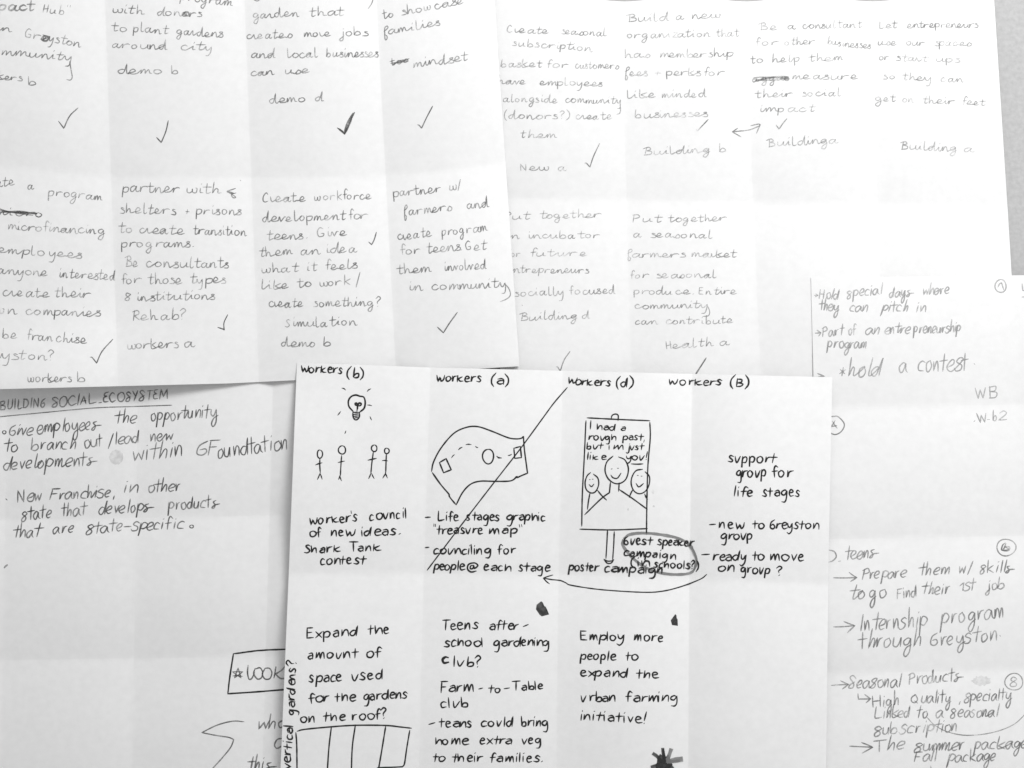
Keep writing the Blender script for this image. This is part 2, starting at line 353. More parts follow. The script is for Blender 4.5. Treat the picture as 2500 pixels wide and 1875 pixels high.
def write(ss, text, x0, y0, x1, y1, xh, hand, wid=None, slant=None):
    """letters between (x0,y0) and (x1,y1): the ink of the word spans exactly that run"""
    font, sl, join = HANDS[hand]
    if slant is not None: sl = slant
    if hand == 'round':
        xh *= 0.84
        if 'reat' in text: text = text.replace('reat', 'ŕeat')
        for a, b in (('mers', 'merś'), ('omers', 'omerś'), ('mark', 'maŕk'), ('ates', 'ateś'), ('has', 'haś'), ('types', 'typeś'), ('spaces', 'spaceś'), ('easo', 'eaśo'), ('gar', 'gaŕ'), ('aro', 'aŕo'), ('tart', 'taŕt'), ('more', 'moŕe')):
            if random.random() < .8: text = text.replace(a, b)
    if hand == 'slim' and text[0] == 's': text = 'ß' + text[1:]
    if hand == 'slim' and len(text) > 3 and text[-1] == 's': text = text[:-1] + 'š'
    if hand == 'round' and text == 'use': text = 'uśe'
    strokes = []; pen = 0; wob = random.uniform(0, 50); prev = None; prev_ch = ''
    for ch in text:
        st, adv = glyph(font, ch)
        sc = 1 + random.uniform(-.07, .07); dy = random.uniform(-.6, .6) + 1.8 * noise.noise(Vector((pen * .03, wob, 0))); rot = random.uniform(-.07, .07)
        wsc = 1 + random.uniform(-.14, .14)
        cur = []
        for q in st:
            r = []; last = None; lastj = None
            for (x, y) in q:
                if (x, y) == last: r.append(lastj); continue
                jx = x * sc * wsc + random.uniform(-.28, .28) - y * rot; jy = y * sc + random.uniform(-.4, .4) + dy
                last = (x, y); lastj = (jx + pen, jy); r.append(lastj)
            cur.append(r)
        if prev is not None and cur and prev_ch in JOIN_OUT and ch in JOIN_IN and random.random() < (join if ch not in 'aocdg' else join * .45):
            tail = prev[-1]
            if tail[1] < 4:
                prev.extend(cur[0]); strokes.append(None); cur = cur[1:] ; strokes.pop(); main = prev
            else: main = cur[0]
        else: main = cur[0] if cur else None
        strokes += cur
        prev = main if ch not in 'jg' else None
        if ch in 'tkfi' and st: prev = main
        prev_ch = ch; pen += adv * (1 + random.uniform(-.1, .16))
    if not strokes: return
    pts = [p for q in strokes for p in q]
    mn = min(p[0] + p[1] * sl for p in pts); mx = max(p[0] + p[1] * sl for p in pts)
    if mx - mn < 1.5: mx = mn + 1.5
    L = math.hypot(x1 - x0, y1 - y0) or 1; ux, uy = (x1 - x0) / L, (y1 - y0) / L
    kx = L / (mx - mn); ky = xh / 10
    if len(text) == 1: kx = min(kx, ky * 1.7)
    for q in strokes:
        r = []
        for (x, y) in q:
            a = (x + y * sl - mn) * kx; b = y * ky
            r.append((x0 + ux * a + uy * b, y0 + uy * a - ux * b))
        ss.add(smooth(r), wid)

class Note:
    """one block of writing on a sheet: each word is a piece of its own"""
    def __init__(s, sheet, frame, hand, xh, mat, wid, name, label):
        s.sheet, s.hand, s.xh, s.mat, s.wid = sheet, hand, xh, mat, wid
        s.ox, s.oy, s.k = frame
        s.name, s.label, s.words, s.sts = name, label, [], []
    def P(s, x, y): return (s.ox + x / s.k, s.oy + y / s.k)
    def line(s, y0, y1, spec, xh=None, wid=None, mat=None, hand=None, slant=None):
        items = [q.split() for q in spec.split(';')]
        X0 = float(items[0][1]); X1 = float(items[-1][2])
        for w, a, b in items:
            a = float(a); b = float(b)
            ya = y0 + (y1 - y0) * (a - X0) / max(1, X1 - X0); yb = y0 + (y1 - y0) * (b - X0) / max(1, X1 - X0)
            st = Strokes(s.sheet, mat or s.mat, wid or s.wid)
            pa = s.P(a, ya); pb = s.P(b, yb)
            write(st, w, pa[0], pa[1], pb[0], pb[1], (xh or s.xh) / s.k, hand or s.hand, slant=slant)
            s.words.append(("word", st, None))
        return s
    def draw(s, name, paths, wid=None, mat=None, label=None, sm=True, layer=0, taper=True):
        st = Strokes(s.sheet, mat or s.mat, wid or s.wid)
        for p in paths.split('|'):
            v = [float(q) for q in p.split()]
            pts = [s.P(v[i], v[i + 1]) for i in range(0, len(v), 2)]
            st.add(smooth(pts) if sm else pts, layer=layer, taper=taper)
        s.words.append((name, st, label)); return s
    def blot(s, name, pts, mat, label=None, layer=0):
        v = [float(q) for q in pts.split()]
        q = [s.P(v[i], v[i + 1]) for i in range(0, len(v), 2)]
        st = Strokes(s.sheet, mat, 1); st.blob(smooth(q + [q[0]], 6)[:-1] if len(q) > 10 else q, layer)
        s.words.append((name, st, label)); return s
    def end(s):
        parent = s.sheet.ob
        if len(s.words) == 1:
            n, st, lb = s.words[0]; st.done(s.name, parent, s.label or lb); return
        allv = [v for _, st, _ in s.words for v in st.V]
        n = len(allv); c = tuple(sum(v[i] for v in allv) / n for i in range(3))
        e = bpy.data.objects.new(s.name, None); e.empty_display_size = 0.01
        scene.collection.objects.link(e); place(e, c, parent)
        if s.label: e["label"] = s.label
        for nm, st, lb in s.words: st.done(nm, e, lb)
def ellipse(cx, cy, rx, ry, a0=90, sweep=365, n=14, rot=0):
    out = []
    for i in range(n + 1):
        a = math.radians(a0 + sweep * i / n); k = 1 + 0.03 * math.sin(3 * a + cx)
        out.append("%.1f %.1f" % (cx + rx * k * math.cos(a), cy - ry * k * math.sin(a)))
    return " ".join(out)
def single(sheet, frame, name, paths, wid, mat, label=None, sm=True, layer=0, taper=True):
    n = Note(sheet, frame, 'print', 10, mat, wid, name, label)
    n.draw(name, paths, sm=sm, layer=layer, taper=taper); n.end()

# ------------------------------------------------------------------ the place
random.seed(3)
bm_v = [(-0.9, -0.7, 0), (0.9, -0.7, 0), (0.9, 0.7, 0), (-0.9, 0.7, 0), (-0.9, -0.7, -0.03), (0.9, -0.7, -0.03), (0.9, 0.7, -0.03), (-0.9, 0.7, -0.03)]
tb = add_object("table_top", bm_v, [(0, 1, 2, 3), (7, 6, 5, 4), (0, 4, 5, 1), (1, 5, 6, 2), (2, 6, 7, 3), (3, 7, 4, 0)], TABLE, origin=(0, 0, 0))
tb["kind"] = "structure"; tb["label"] = "grey table top under the sheets of paper"
def hump(x, c, w): return math.exp(-((x - c) / w) ** 2)
def ramp(a, b, x):
    t = min(max((x - a) / (b - a), 0), 1); return t * t * (3 - 2 * t)
# C: lower left
sC = Sheet([lin((900, -300), (1900, -320)), lin((900, 20), (1900, 0)), lin((900, 338), (1900, 322)), lin((900, 668), (1900, 640)), lin((900, 1000), (1900, 985))],
           [lin((0, 905), (1000, 860)), lin((0, 1270), (700, 1258)), lin((0, 1612), (700, 1602)), lin((0, 1960), (700, 1950))],
           [(.0010, 0), (.0009, .2), (.0012, .4), (.0024, 0)], [(.0011, 0), (.0012, 0), (.001, 0)], 0.0008, 11)
sC.build("paper_sheet", PAPER_OLD, "shaded pencil sheet at the lower left with an underlined heading and a boxed star", "sheet of paper")
# B: upper right
def b_top(x): return -1.5 + 7 * (hump(x, 1524, 60) + hump(x, 1820, 60) + hump(x, 2129, 60)) - 2
sB = Sheet([lin((0, 1185), (900, 1221)), lin((0, 1517), (900, 1540)), lin((0, 1818), (900, 1856)), lin((0, 2122), (900, 2160)), lin((0, 2427), (525, 2461), (1000, 2490))],
           [b_top, lin((1200, 482), (2500, 505)), lin((1200, 980), (2500, 1000))],
           [(.0011, .2), (.0012, .3), (.0014, .2), (.0011, .1)], [(.0013, .1), (.0012, 0)], 0.0010, 23)
sB.build("paper_sheet", PAPER, "bright upper right sheet of faint pencil notes with a double-headed arrow", "sheet of paper")
# A: upper left
def a_lift(x, y): return (0.0075 * ramp(700, 960, y) ** 1.3 * (1 - ramp(120, 640, x)) + .0012 * ramp(600, 950, y) * (1 - ramp(500, 720, x)) + .0008 * ramp(800, 900, y) * ramp(1100, 1240, x))
sA = Sheet([lin((0, -85), (950, -60)), lin((0, 256), (950, 289)), lin((0, 597), (950, 633)), lin((0, 919), (950, 969)), lin((0, 1207), (950, 1272))],
           [lin((0, -95), (1200, -75)), lin((0, 404), (262, 434), (941, 432), (1210, 401)), lin((0, 950), (560, 936), (724, 928), (1170, 900), (1270, 894))],
           [(.0013, .2), (.0014, .1), (.0017, .2), (.0016, .1)], [(.0014, 0), (.0013, 0)], 0.0036, 37, lift=a_lift, over=(sB,))
sA.build("paper_sheet", PAPER, "large folded sheet of pencil notes at the upper left with many check marks", "sheet of paper")
# E: right
sE = Sheet([lin((680, 1980), (920, 1986), (1900, 2000)), lin((680, 2476), (990, 2486), (1900, 2520)), lin((680, 2980), (1900, 3020))],
           [lin((1980, 678), (2500, 672)), lin((2030, 994), (2500, 988)), lin((2023, 1317), (2500, 1308)), lin((2023, 1645), (2500, 1634)), lin((2000, 1975), (2500, 1965))],
           [(.0010, 0), (.001, 0)], [(.0007, .1), (.0010, .1), (.0010, .1), (.0010, .1)], 0.0042, 51, over=(sB,))
sE.build("paper_sheet", PAPER, "white sheet of pencil notes at the right with circled numbers and arrows", "sheet of paper")
# D: front centre
sD = Sheet([lin((885, 725), (1376, 706), (1875, 685)), lin((900, 1051), (1420, 1034), (1900, 1022)), lin((900, 1374), (1500, 1362), (1900, 1358)), lin((900, 1690), (1500, 1682), (1900, 1680)), lin((920, 2032), (1350, 2023), (1950, 2016))],
           [lin((725, 885), (1048, 897), (1442, 907), (2032, 921)), lin((700, 1400), (1048, 1400), (1400, 1404), (1684, 1412), (2025, 1428)), lin((680, 1925), (2025, 1950))],
           [(.0013, .2), (.0015, .2), (.0024, .5), (.0028, -.1)], [(.0014, .1), (.0014, 0)], 0.0064, 71, lift=lambda x, y: .003 * (1 - ramp(690, 900, x)) * ramp(900, 1100, y), over=(sA, sE))
sD.build("paper_sheet", PAPER, "topmost sheet at the lower centre with black pen drawings of a bulb and a poster", "sheet of paper")

K1 = (0, 0, 3.53); K2 = (600, 0, 3.53); K3 = (1200, 0, 3.53); K4 = (1800, 0, 3.16); K5 = (0, 420, 3.13); K6 = (600, 420, 3.13); K7 = (1200, 480, 3.53)
K8 = (1900, 650, 3.687); K9 = (0, 930, 3.072); K10 = (460, 1480, 3.687); K11 = (1030, 1440, 3.16); K12 = (700, 870, 2.963); K13 = (1325, 870, 2.811); K14 = (1980, 1290, 2.836)
def N(sheet, fr, hand, xh, mat, wid, label): return Note(sheet, fr, hand, xh, mat, wid, "handwritten_note", label)

# ---- sheet A
WA = 2.8
n = N(sA, K1, 'round', 48, GRAPH, WA, "note ending in community at the top left corner, one word written over darker")
n.line(84, 92, "Impact -150 300", 58, wid=4.8).line(108, 128, "Hub -0 0".replace("-0 0", "370 545")).line(112, 118, '" 568 592')
n.line(262, 272, "in -25 102", 42).line(322, 405, "Greyston 215 697", 50).draw("overwritten_letters", "370 300 410 320 365 345 400 355 425 320 380 310 375 350", 3.4)
n.line(455, 520, "community -150 612", 50).draw("long_tail", "600 530 612 600 622 665 605 690 575 685")
n.line(660, 700, "workers -190 190", 42).line(735, 735, "b 245 325", 44).end()
n = N(sA, K1, 'round', 48, GRAPH, WA, "note about donors planting around the city")
n.line(-5, 52, "program 1555 2003", 50).line(112, 145, "with 975 1245;donors 1358 1738", 48).draw("overwritten_letters", "1600 100 1580 130 1625 135 1620 105 1585 110 1610 135", 4)
n.line(262, 320, "to 957 1090;plant 1150 1455;gardens 1525 1920", 50)
n.line(412, 435, "around 972 1440;city 1562 1822", 48).line(635, 640, "demo 1018 1392;b 1478 1572", 46).draw("dot", "2070 1553 2075 1557").end()
n = N(sA, K2, 'round', 48, GRAPH, WA, "note about a garden that makes jobs and helps local businesses")
n.draw("long_tail", "1100 -20 1085 30 1055 75").draw("letter_end", "60 -10 95 8 125 -5")
n.line(155, 132, "garden 68 460;that 548 850", 48).line(335, 305, "creates 12 402;more 505 732;jobs 808 1055", 46)
n.line(500, 488, "and 52 255;local 360 622;businesses 695 1140", 50).line(655, 625, "can 50 250;use 345 550", 44)
n.line(888, 868, "demo 205 510;d 602 708", 48).end()
n = N(sA, K2, 'round', 50, GRAPH, WA, "slanting note ending in mindset with a crossed-out word")
n.line(165, 28, "to 1185 1272;showcase 1345 1875", 50).line(305, 215, "ƒamilies 1195 1672", 46)
n.line(565, 535, "too 1250 1400", 40).draw("crossing_out", "1250 545 1330 535 1408 505|1265 560 1340 520 1400 520|1280 540 1400 530", 3)
n.line(582, 515, "mindset 1448 1922", 50).end()
for fr, pts in ((K1, "505 1045 550 1105 550 1105 600 1000 672 930"), (K1, "1350 1185 1390 1228 1390 1228 1430 1130 1450 1040"),
                (K2, "1480 1075 1495 1080 1515 1105 1515 1105 1560 1010 1610 915"),
                (K5, "690 1415 705 1418 738 1460 738 1460 780 1370 862 1278"), (K5, "1665 1187 1710 1202 1712 1202 1712 1150 1740 1090"),
                (K6, "940 535 962 555 962 555 982 515 998 460"), (K6, "1465 1185 1510 1228 1510 1228 1560 1150 1617 1072")):
    single(sA, fr, "check_mark", pts, 3.0, GRAPH_DARK)
single(sA, K2, "check_mark", "790 1103 815 1120 852 1155 852 1155 900 1040 937 970|800 1108 850 1145 850 1145 875 1060 925 975|852 1155 890 1080 915 1010", 4.2, GRAPH_DARK, "heavy check mark gone over twice")
n = N(sA, K5, 'round', 48, GRAPH, WA, "note on companies at the left edge, with a scored-out word near its top")
n.line(118, 100, "create -200 112", 46).line(130, 130, "a 215 260", 40).line(182, 215, "program 370 780", 46)
n.line(325, 345, "micro -30 318", 40, mat=GRAPH_DARK).draw("crossing_out", "-20 275 80 305 280 318|-20 310 150 300 280 322|0 290 120 312 250 330|20 305 230 310", 3.4, GRAPH_DARK)
n.line(438, 478, "microfinancing 65 800", 46).line(612, 660, "employees -20 622", 46).line(775, 828, "anyone -15 360;interested 458 878", 48)
n.line(945, 962, "create 25 378;their 420 695", 48).line(1080, 1100, "own -130 132;companies 200 768", 48)
n.line(1268, 1312, "be 20 128;franchise 208 662", 48).line(1425, 1442, "Greyston? -220 408", 48).line(1602, 1602, "workers 213 545;b 592 668", 46).end()
n = N(sA, K5, 'round', 50, GRAPH, WA, "note about shelters and prisons ending with a question mark")
n.line(155, 162, "partner 935 1372;with 1430 1690", 52).draw("scribble", "1800 125 1735 150 1790 165 1735 145 1800 190 1780 195 1770 170 1803 160")
n.line(312, 330, "shelters 918 1342;+ 1420 1446;prisons 1500 1842", 48).line(462, 485, "to 905 1005;create 1070 1410;transition 1475 1885", 48)
n.line(573, 573, "programs. 930 1480", 48).line(725, 730, "Be 955 1052;consultants 1120 1745", 50).line(853, 850, "for 930 1082;those 1130 1392;types 1455 1725", 48)
n.line(985, 970, "8 955 998;institutions 1055 1640", 44).line(1132, 1125, "Rehab? 1013 1420", 50).line(1355, 1335, "workers 978 1362;a 1415 1492", 50).end()
n = N(sA, K6, 'round', 46, GRAPH, WA, "note about a workforce programme for teens in the third column")
n.line(232, 205, "Create 133 458;workforce 528 960").line(382, 358, "development 130 770;for 790 935").line(520, 485, "teens. 165 470;Give 550 772")
n.line(645, 615, "them 105 360;an 425 572;idea 625 852").line(772, 735, "what 125 412;it 475 550;feels 613 852").line(895, 862, "like 125 327;to 393 500;work 568 800")
n.draw("slash", "873 765 843 880").line(1032, 1022, "create 180 437;something? 520 1030").line(1185, 1170, "Simulation 300 852").line(1335, 1328, "demo 273 527;b 595 652", 44).end()
n = N(sA, K6, 'round', 48, GRAPH, WA, "note about farmers and teens in the community")
n.line(190, 135, "partner 1130 1492;w 1560 1612").draw("slash", "1640 55 1622 140").line(330, 262, "ƒarmers 1213 1577;and 1695 1860").line(518, 448, "create 1165 1422;program 1500 1850")
n.line(632, 588, "for 1183 1335;teens. 1385 1650;Get 1683 1850").line(778, 738, "them 1153 1420;involved 1525 1840").line(908, 882, "in 1258 1357;community 1425 1985")
n.draw("long_tail", "1975 850 2010 890 2022 940 1990 972 1945 990").end()

# ---- sheet B
WB = 2.6
n = N(sB, K3, 'round', 42, GRAPH_PALE, WB, "note about a seasonal basket in the first column")
n.line(278, 308, "Create 135 490;seasonal 605 992").line(392, 442, "subscription 180 872").line(575, 596, "basket 80 437;for 483 662;customers 725 1098")
n.line(720, 745, "have 60 292;employees 413 952").line(878, 892, "alongside 103 567;community 640 1112").draw("long_tail", "1105 890 1112 940 1105 975 1080 985")
n.line(1025, 1025, "(donors?) 113 672;create 730 1037", 44).line(1185, 1190, "them 250 562").line(1470, 1470, "New 250 492;a 578 667").end()
n = N(sB, K3, 'round', 44, GRAPH_PALE, WB, "note about building a new organization with perks")
n.line(192, 152, "Build 1163 1530;a 1595 1660;new 1732 1972").line(328, 312, "organization 1173 1887;that 1933 2140").line(498, 490, "has 1153 1367;membership 1458 2082")
n.line(652, 650, "ƒees 1153 1342;+ 1410 1462;perks 1508 1802;for 1833 2012").line(850, 832, "like 1173 1412;minded 1473 1852").line(1020, 1000, "businesses 1238 1862").line(1335, 1308, "Building 1308 1882;b 1965 2027").end()
n = N(sB, K4, 'round', 38, GRAPH_PALE, WB, "note about being a consultant, with a scribbled-out word")
n.line(232, 208, "Be 163 312;a 393 462;consultant 508 967").line(352, 340, "for 143 322;other 368 602").line(345, 375, "businesses 698 1027").line(487, 465, "to 103 197;help 273 477;them 550 817")
n.line(630, 620, "aggao 120 400", 34, mat=GRAPH).draw("crossing_out", "125 600 200 595 390 600|125 635 180 612 300 590 395 592|130 615 260 618 395 605|150 625 280 600 390 612", 3.2, GRAPH)
n.line(610, 612, "measure 428 932").line(755, 738, "their 138 427;social 503 802").line(865, 857, "impact 183 607").line(1135, 1100, "Building 228 697;a 713 787", 42).end()
n = N(sB, K4, 'round', 37, GRAPH_PALE, WB, "note about letting start ups use spaces, the palest of its row")
n.line(218, 210, "Let 1100 1240;entrepreneurs 1308 1857").line(347, 353, "use 1088 1227;our 1308 1447;spaces 1523 1807").line(462, 480, "or 1098 1167;start 1228 1477;ups 1538 1717")
n.line(610, 638, "so 1123 1212;they 1273 1492;can 1573 1747").line(780, 812, "get 1068 1222;on 1278 1362;their 1433 1682;feet 1738 1917").line(1150, 1172, "Building 1258 1692;a 1753 1832", 42).end()
n = N(sB, K7, 'round', 42, GRAPH_PALE, WB, "note about an incubator, its left side hidden under the next sheet")
n.line(195, 182, "Put 110 342;together 418 947").line(362, 357, "an 90 243;incubator 325 932").line(518, 510, "for 150 248;future 338 822").line(655, 660, "entrepreneurs 130 838")
n.line(858, 835, "socially 200 617;focused 673 1067", 46).line(1070, 1050, "Building 243 737;d 783 848", 44).draw("dot", "263 934 267 938").end()
n = N(sB, K7, 'round', 42, GRAPH_PALE, WB, "note about a seasonal farmers market")
n.line(222, 208, "Put 1218 1477;together 1523 2027").line(348, 358, "a 1228 1292;seasonal 1373 1902").line(520, 522, "ƒarmers 1173 1672;market 1728 2117").line(705, 698, "for 1198 1357;seasonal 1423 1937")
n.line(840, 842, "produce. 1228 1742;Entire 1788 2112").line(965, 960, "community 1238 1860").draw("long_tail", "1862 940 1880 990 1870 1025 1825 1033")
n.line(1102, 1092, "can 1243 1437;contribute 1508 2082").line(1315, 1275, "Health 1508 1917;a 1973 2057", 46).end()
for fr, pts in ((K3, "805 1405 820 1408 848 1440 848 1440 880 1345 932 1235"), (K3, "1765 1115 1773 1130 1773 1130 1810 1090 1867 1030"), (K4, "300 965 323 995 323 995 350 955 383 915"),
                (K7, "558 1468 570 1468 592 1505 592 1505 625 1410 677 1333")):
    single(sB, fr, "check_mark", pts, 2.8, GRAPH)
single(sB, (0, 0, 1), "slash_mark", "1724 874 1697 916", 3.4, GRAPH_DARK)
single(sB, (0, 0, 1), "double_headed_arrow", "1788 322 1806 320 1830 317 1855 307|1801 313 1788 322 1788 322 1809 334|1833 307 1850 303 1856 304 1856 304 1847 325", 2.9, GRAPH)

# ---- sheet E
WE = 3.4
n = N(sE, K8, 'slim', 48, GRAPH_FAINT, WE, "pale note about special days at the top of the sheet, contest written larger")
n.draw("arrow", "325 262 357 262|338 248 357 262 357 262 335 275").line(288, 300, "Hold 368 545").line(285, 248, "special 622 952").line(280, 242, "days 1003 1222;where 1310 1537")
n.line(398, 412, "they 368 547;can 648 805;pitch 920 1167;in 1245 1327").draw("arrow", "333 602 382 600|350 575 384 600 384 600 365 628")
n.line(632, 612, "Part 400 600;of 638 708", 50).line(612, 588, "an 790 912;entre 960 1190;preneurship 1215 1642").line(735, 735, "program 438 792")
n.line(985, 985, "* 553 605", 60).line(985, 988, "hold 635 942", 78).line(960, 932, "a 1093 1162;contest 1265 1715", 82).draw("dot", "1765 878 1769 882")
n.draw("arrowhead", "355 965 415 990|415 990 355 998").end()
single(sE, K8, "circled_number", ellipse(2002, 178, 50, 58) + "|1978 188 1992 160 2010 148 2010 148 2030 212", 3.2, GRAPH_FAINT, "number 1 in a circle")
n = N(sE, K8, 'slim', 62, GRAPH_FAINT, 3.0, "two short codes of capital letters one above the other")
n.line(1190, 1185, "WB 1775 1968", 60, slant=-.05).line(1405, 1402, "W 1788 1872", 52, slant=-.05).line(1398, 1398, ". 1762 1772").draw("hyphen", "1882 1380 1902 1380").line(1392, 1386, "b 1935 1965;2 1983 2057", 48).end()
single(sE, K8, "circled_number", "466 1355 500 1352 540 1355 595 1420 570 1485 515 1515 463 1498|512 1388 500 1410 478 1444 478 1444 527 1434|488 1395 510 1430 530 1458", 3.2, GRAPH_SOFT, "number in a circle cut off by the front sheet")
single(sE, K8, "stray_letters", "2195 155 2202 218 2202 218 2260 215|2195 277 2240 275", 3.0, GRAPH_FAINT, None)
n = N(sE, K14, 'slim', 42, GRAPH_SOFT, WE, "note about skills and an internship program in the third row")
n.line(218, 195, "teens 243 472", 46).draw("bracket", "122 150 160 160 175 195 150 225 122 233|190 228 203 226")
n.line(350, 335, "Prepare 355 662").line(325, 298, "them 748 960;w/ 1030 1125;skills 1173 1410").line(490, 478, "to 273 372;go 408 522", 48).line(492, 465, "Find 598 740", 38).line(455, 450, "their 770 962").line(430, 415, "1st 1033 1147;job 1208 1337", 40)
n.line(705, 680, "Internship 345 808", 60).line(665, 612, "program 888 1332", 58).line(832, 808, "through 328 762", 56).line(812, 770, "Greyston 830 1287", 52).draw("dot", "1308 742 1312 746").end()
for pts in ("155 342 240 343 318 340|265 305 290 325 318 340 318 340 275 367", "157 682 230 680 303 673|228 645 270 662 303 673 303 673 253 722", "140 1087 200 1083 260 1080|205 1055 235 1070 260 1080 260 1080 218 1112",
            "325 1145 328 1182 328 1182 412 1180|372 1150 412 1180 412 1180 382 1207", "268 1508 350 1512 428 1515|350 1483 395 1500 428 1515 428 1515 355 1556"):
    single(sE, K14, "arrow", pts, 3.3, GRAPH)
single(sE, K14, "circled_number", ellipse(1352, 132, 66, 58) + "|1345 100 1325 120 1325 150 1365 155 1375 130 1340 125|1350 105 1335 150 1368 145 1345 130 1330 142|1330 110 1320 150 1370 150", 3.3, GRAPH_SOFT, "heavily drawn number 6 in a circle")
single(sE, K14, "circled_number", ellipse(1405, 1062, 62, 58) + "|1425 1040 1400 1030 1385 1050 1418 1070 1420 1090 1390 1095 1380 1078 1425 1045", 3.0, GRAPH_SOFT, "number 8 in a circle")
n = N(sE, K14, 'slim', 42, GRAPH, WE, "darker note about seasonal products in the bottom row")
n.line(1108, 1100, "Seasonal 262 632", 46).line(1085, 1050, "Products 680 1057", 46).line(1240, 1222, "High 430 607", 44).line(1212, 1185, "Quality 698 970;, 1025 1035;specialty 1065 1392", 42)
n.line(1315, 1302, "Linked 443 687;to 735 807;a 868 917;seasonal 970 1307", 42).line(1428, 1402, "subscription 443 1007", 44)
n.line(1550, 1530, "The 440 652", 46).line(1540, 1520, "summer 718 1062;package 1123 1500", 44).line(1615, 1612, "Fall 715 872;package 938 1275", 42).draw("stray_mark", "828 1645 833 1675").end()
single(sE, K14, "curved_line", "805 1310 860 1365 950 1410 1080 1433 1250 1415 1400 1360 1500 1270", 2.6, GRAPH)
def rough_blob(cx, cy, rx, ry, n=26, amp=.16, seed=0):
    return " ".join("%.1f %.1f" % (cx + rx * (1 + amp * math.sin(i * 2.3 + seed) * math.cos(i * 5.1)) * math.cos(6.2832 * i / n), cy + ry * (1 + amp * math.cos(i * 3.7 + seed)) * math.sin(6.2832 * i / n)) for i in range(n))
n = Note(sE, K14, 'slim', 40, SMUDGE, 3, "smudge", None); n.blot("smudge", rough_blob(1180, 1055, 62, 34), SMUDGE); n.end()

# ---- sheet C
WC = 3.2
n = N(sC, K9, 'slim', 46, GRAPH_DARK, WC, "underlined heading in capitals at the top of the sheet")
n.line(215, 198, "BUILDING 3 342", 40).line(198, 165, "SOCIAL 393 722", 42).draw("hyphen", "742 165 762 160").line(160, 135, "ECOSYSTEM 780 1257", 42)
n.draw("underline", "-20 270 300 240 700 203 1000 192 1290 182", 2.6).end()
n = N(sC, K9, 'slim', 50, GRAPH_DARK, WC, "note about employees under the heading")
n.draw("bullet", ellipse(32, 385, 13, 12), 2.8).line(408, 400, "Give 73 250", 46).line(392, 358, "employees 280 762", 52).line(318, 270, "the 863 1027;opportunity 1138 1637", 50)
n.line(530, 512, "to 33 132;branch 233 570", 48).line(500, 488, "out 640 772", 48).draw("slash", "850 395 812 507").line(475, 440, "lead 870 1047;new 1133 1302", 46).line(668, 628, "developments 28 730", 50)
n.line(605, 565, "within 1008 1367", 64, mat=GRAPH_DARK).line(558, 545, "GF 1478 1658", 58).line(578, 508, "oundtation 1640 2155", 60).end()
n = N(sC, K9, 'slim', 48, GRAPH_DARK, WC + .2, "note about a new franchise in another state")
n.draw("bullet", "45 885 52 892", 4).line(912, 900, "New 133 315", 50).line(890, 868, "Franchise, 373 857", 46).line(838, 825, "in 933 1037;other 1120 1352", 48)
n.line(1040, 1018, "state 165 387", 48).line(1012, 945, "that 463 662;develops 743 1157;products 1258 1650", 48).line(1175, 1165, "that 103 332", 48).line(1142, 1138, "are 400 552", 46).line(1145, 1100, "state-specific 648 1387", 46)
n.draw("full_stop", ellipse(1437, 1092, 14, 11), 2.8).end()
single(sC, K9, "pencil_dot", "34 1399 43 1389 52 1382", 7, GRAPH_DARK)
n = Note(sC, K9, 'slim', 40, SMUDGE, 3, "smudge", None); n.blot("smudge", rough_blob(872, 572, 52, 56, amp=.05), SMUDGE); n.end()
n = N(sC, K10, 'slim', 60, GRAPH_DARK, 4.0, "the word look beside a star inside a hand-drawn box")
n.draw("box_outline", "405 428 640 398 900 387|405 428 372 640 355 788 355 788 600 772 900 748", 4.0, INK)
n.draw("star", "447 556 447 556 474 646 474 646 396 590 396 590 490 590 490 590 414 646 414 646 447 556|398 628 440 624 486 632", 2.6)
n.draw("look_lettering", "537 532 532 600 545 655 570 650 595 600|600 560 588 610 620 655 655 645 668 600 645 555 605 565|690 560 665 610 690 655 735 650 752 600 730 560 690 558|788 545 780 600 770 645|880 530 840 575 785 610 785 610 830 650 900 645", 3.8).end()
n = N(sC, K10, 'slim', 55, GRAPH_DARK, 3.8, "words cut off by the front sheet beside a zigzag line")
n.line(1110, 1085, "who 635 880", 58, slant=.12).draw("letter", "850 1190 800 1200 775 1250 800 1280 850 1250", 3.6).line(1475, 1475, "this 535 790", 60).end()
single(sC, K10, "zigzag_line", "500 1040 400 1035 260 1070 120 1138 120 1138 260 1165 360 1180 408 1200 408 1200 380 1270 300 1370 190 1490", 3.2, GRAPH_DARK)

# ---- sheet D
WD = 4.1
def ND(fr, xh, label): return N(sD, fr, 'print', xh, INK, WD, label)
n = ND(K12, 38, "heading workers b over the light bulb"); n.line(112, 124, "workers 105 400").line(150, 152, "(b) 437 552", 40).end()
n = ND(K12, 38, "heading workers a over the map"); n.line(187, 184, "workers 1087 1407").line(203, 203, "(a) 1482 1602", 40).end()
n = ND(K13, 36, "heading workers d over the poster"); n.line(187, 208, "workers 177 464").line(208, 208, "(d) 508 620", 38).end()
n = ND(K13, 34, "heading workers B at the right, wide spaced"); n.line(192, 200, "workers 868 1228").line(205, 205, "(B) 1290 1412", 40).end()
n = Note(sD, K12, 'print', 10, INK, 3.6, "light_bulb_drawing", "small drawing of a shining light bulb")
n.draw("bulb_outline", "484 405 478 396 450 362 447 320 468 290 500 280 528 288 558 296 568 335 560 375 535 398 524 406", 4.2)
n.draw("bulb_screw", "480 405 525 405|478 405 481 438 492 457 510 457 526 436 526 405|482 420 524 416|483 434 522 430|488 446 516 442")
n.draw("filament", "508 395 512 370 510 355 498 352 495 340 506 338 513 350 525 338 538 342 535 354 520 358 511 350", 4.4)
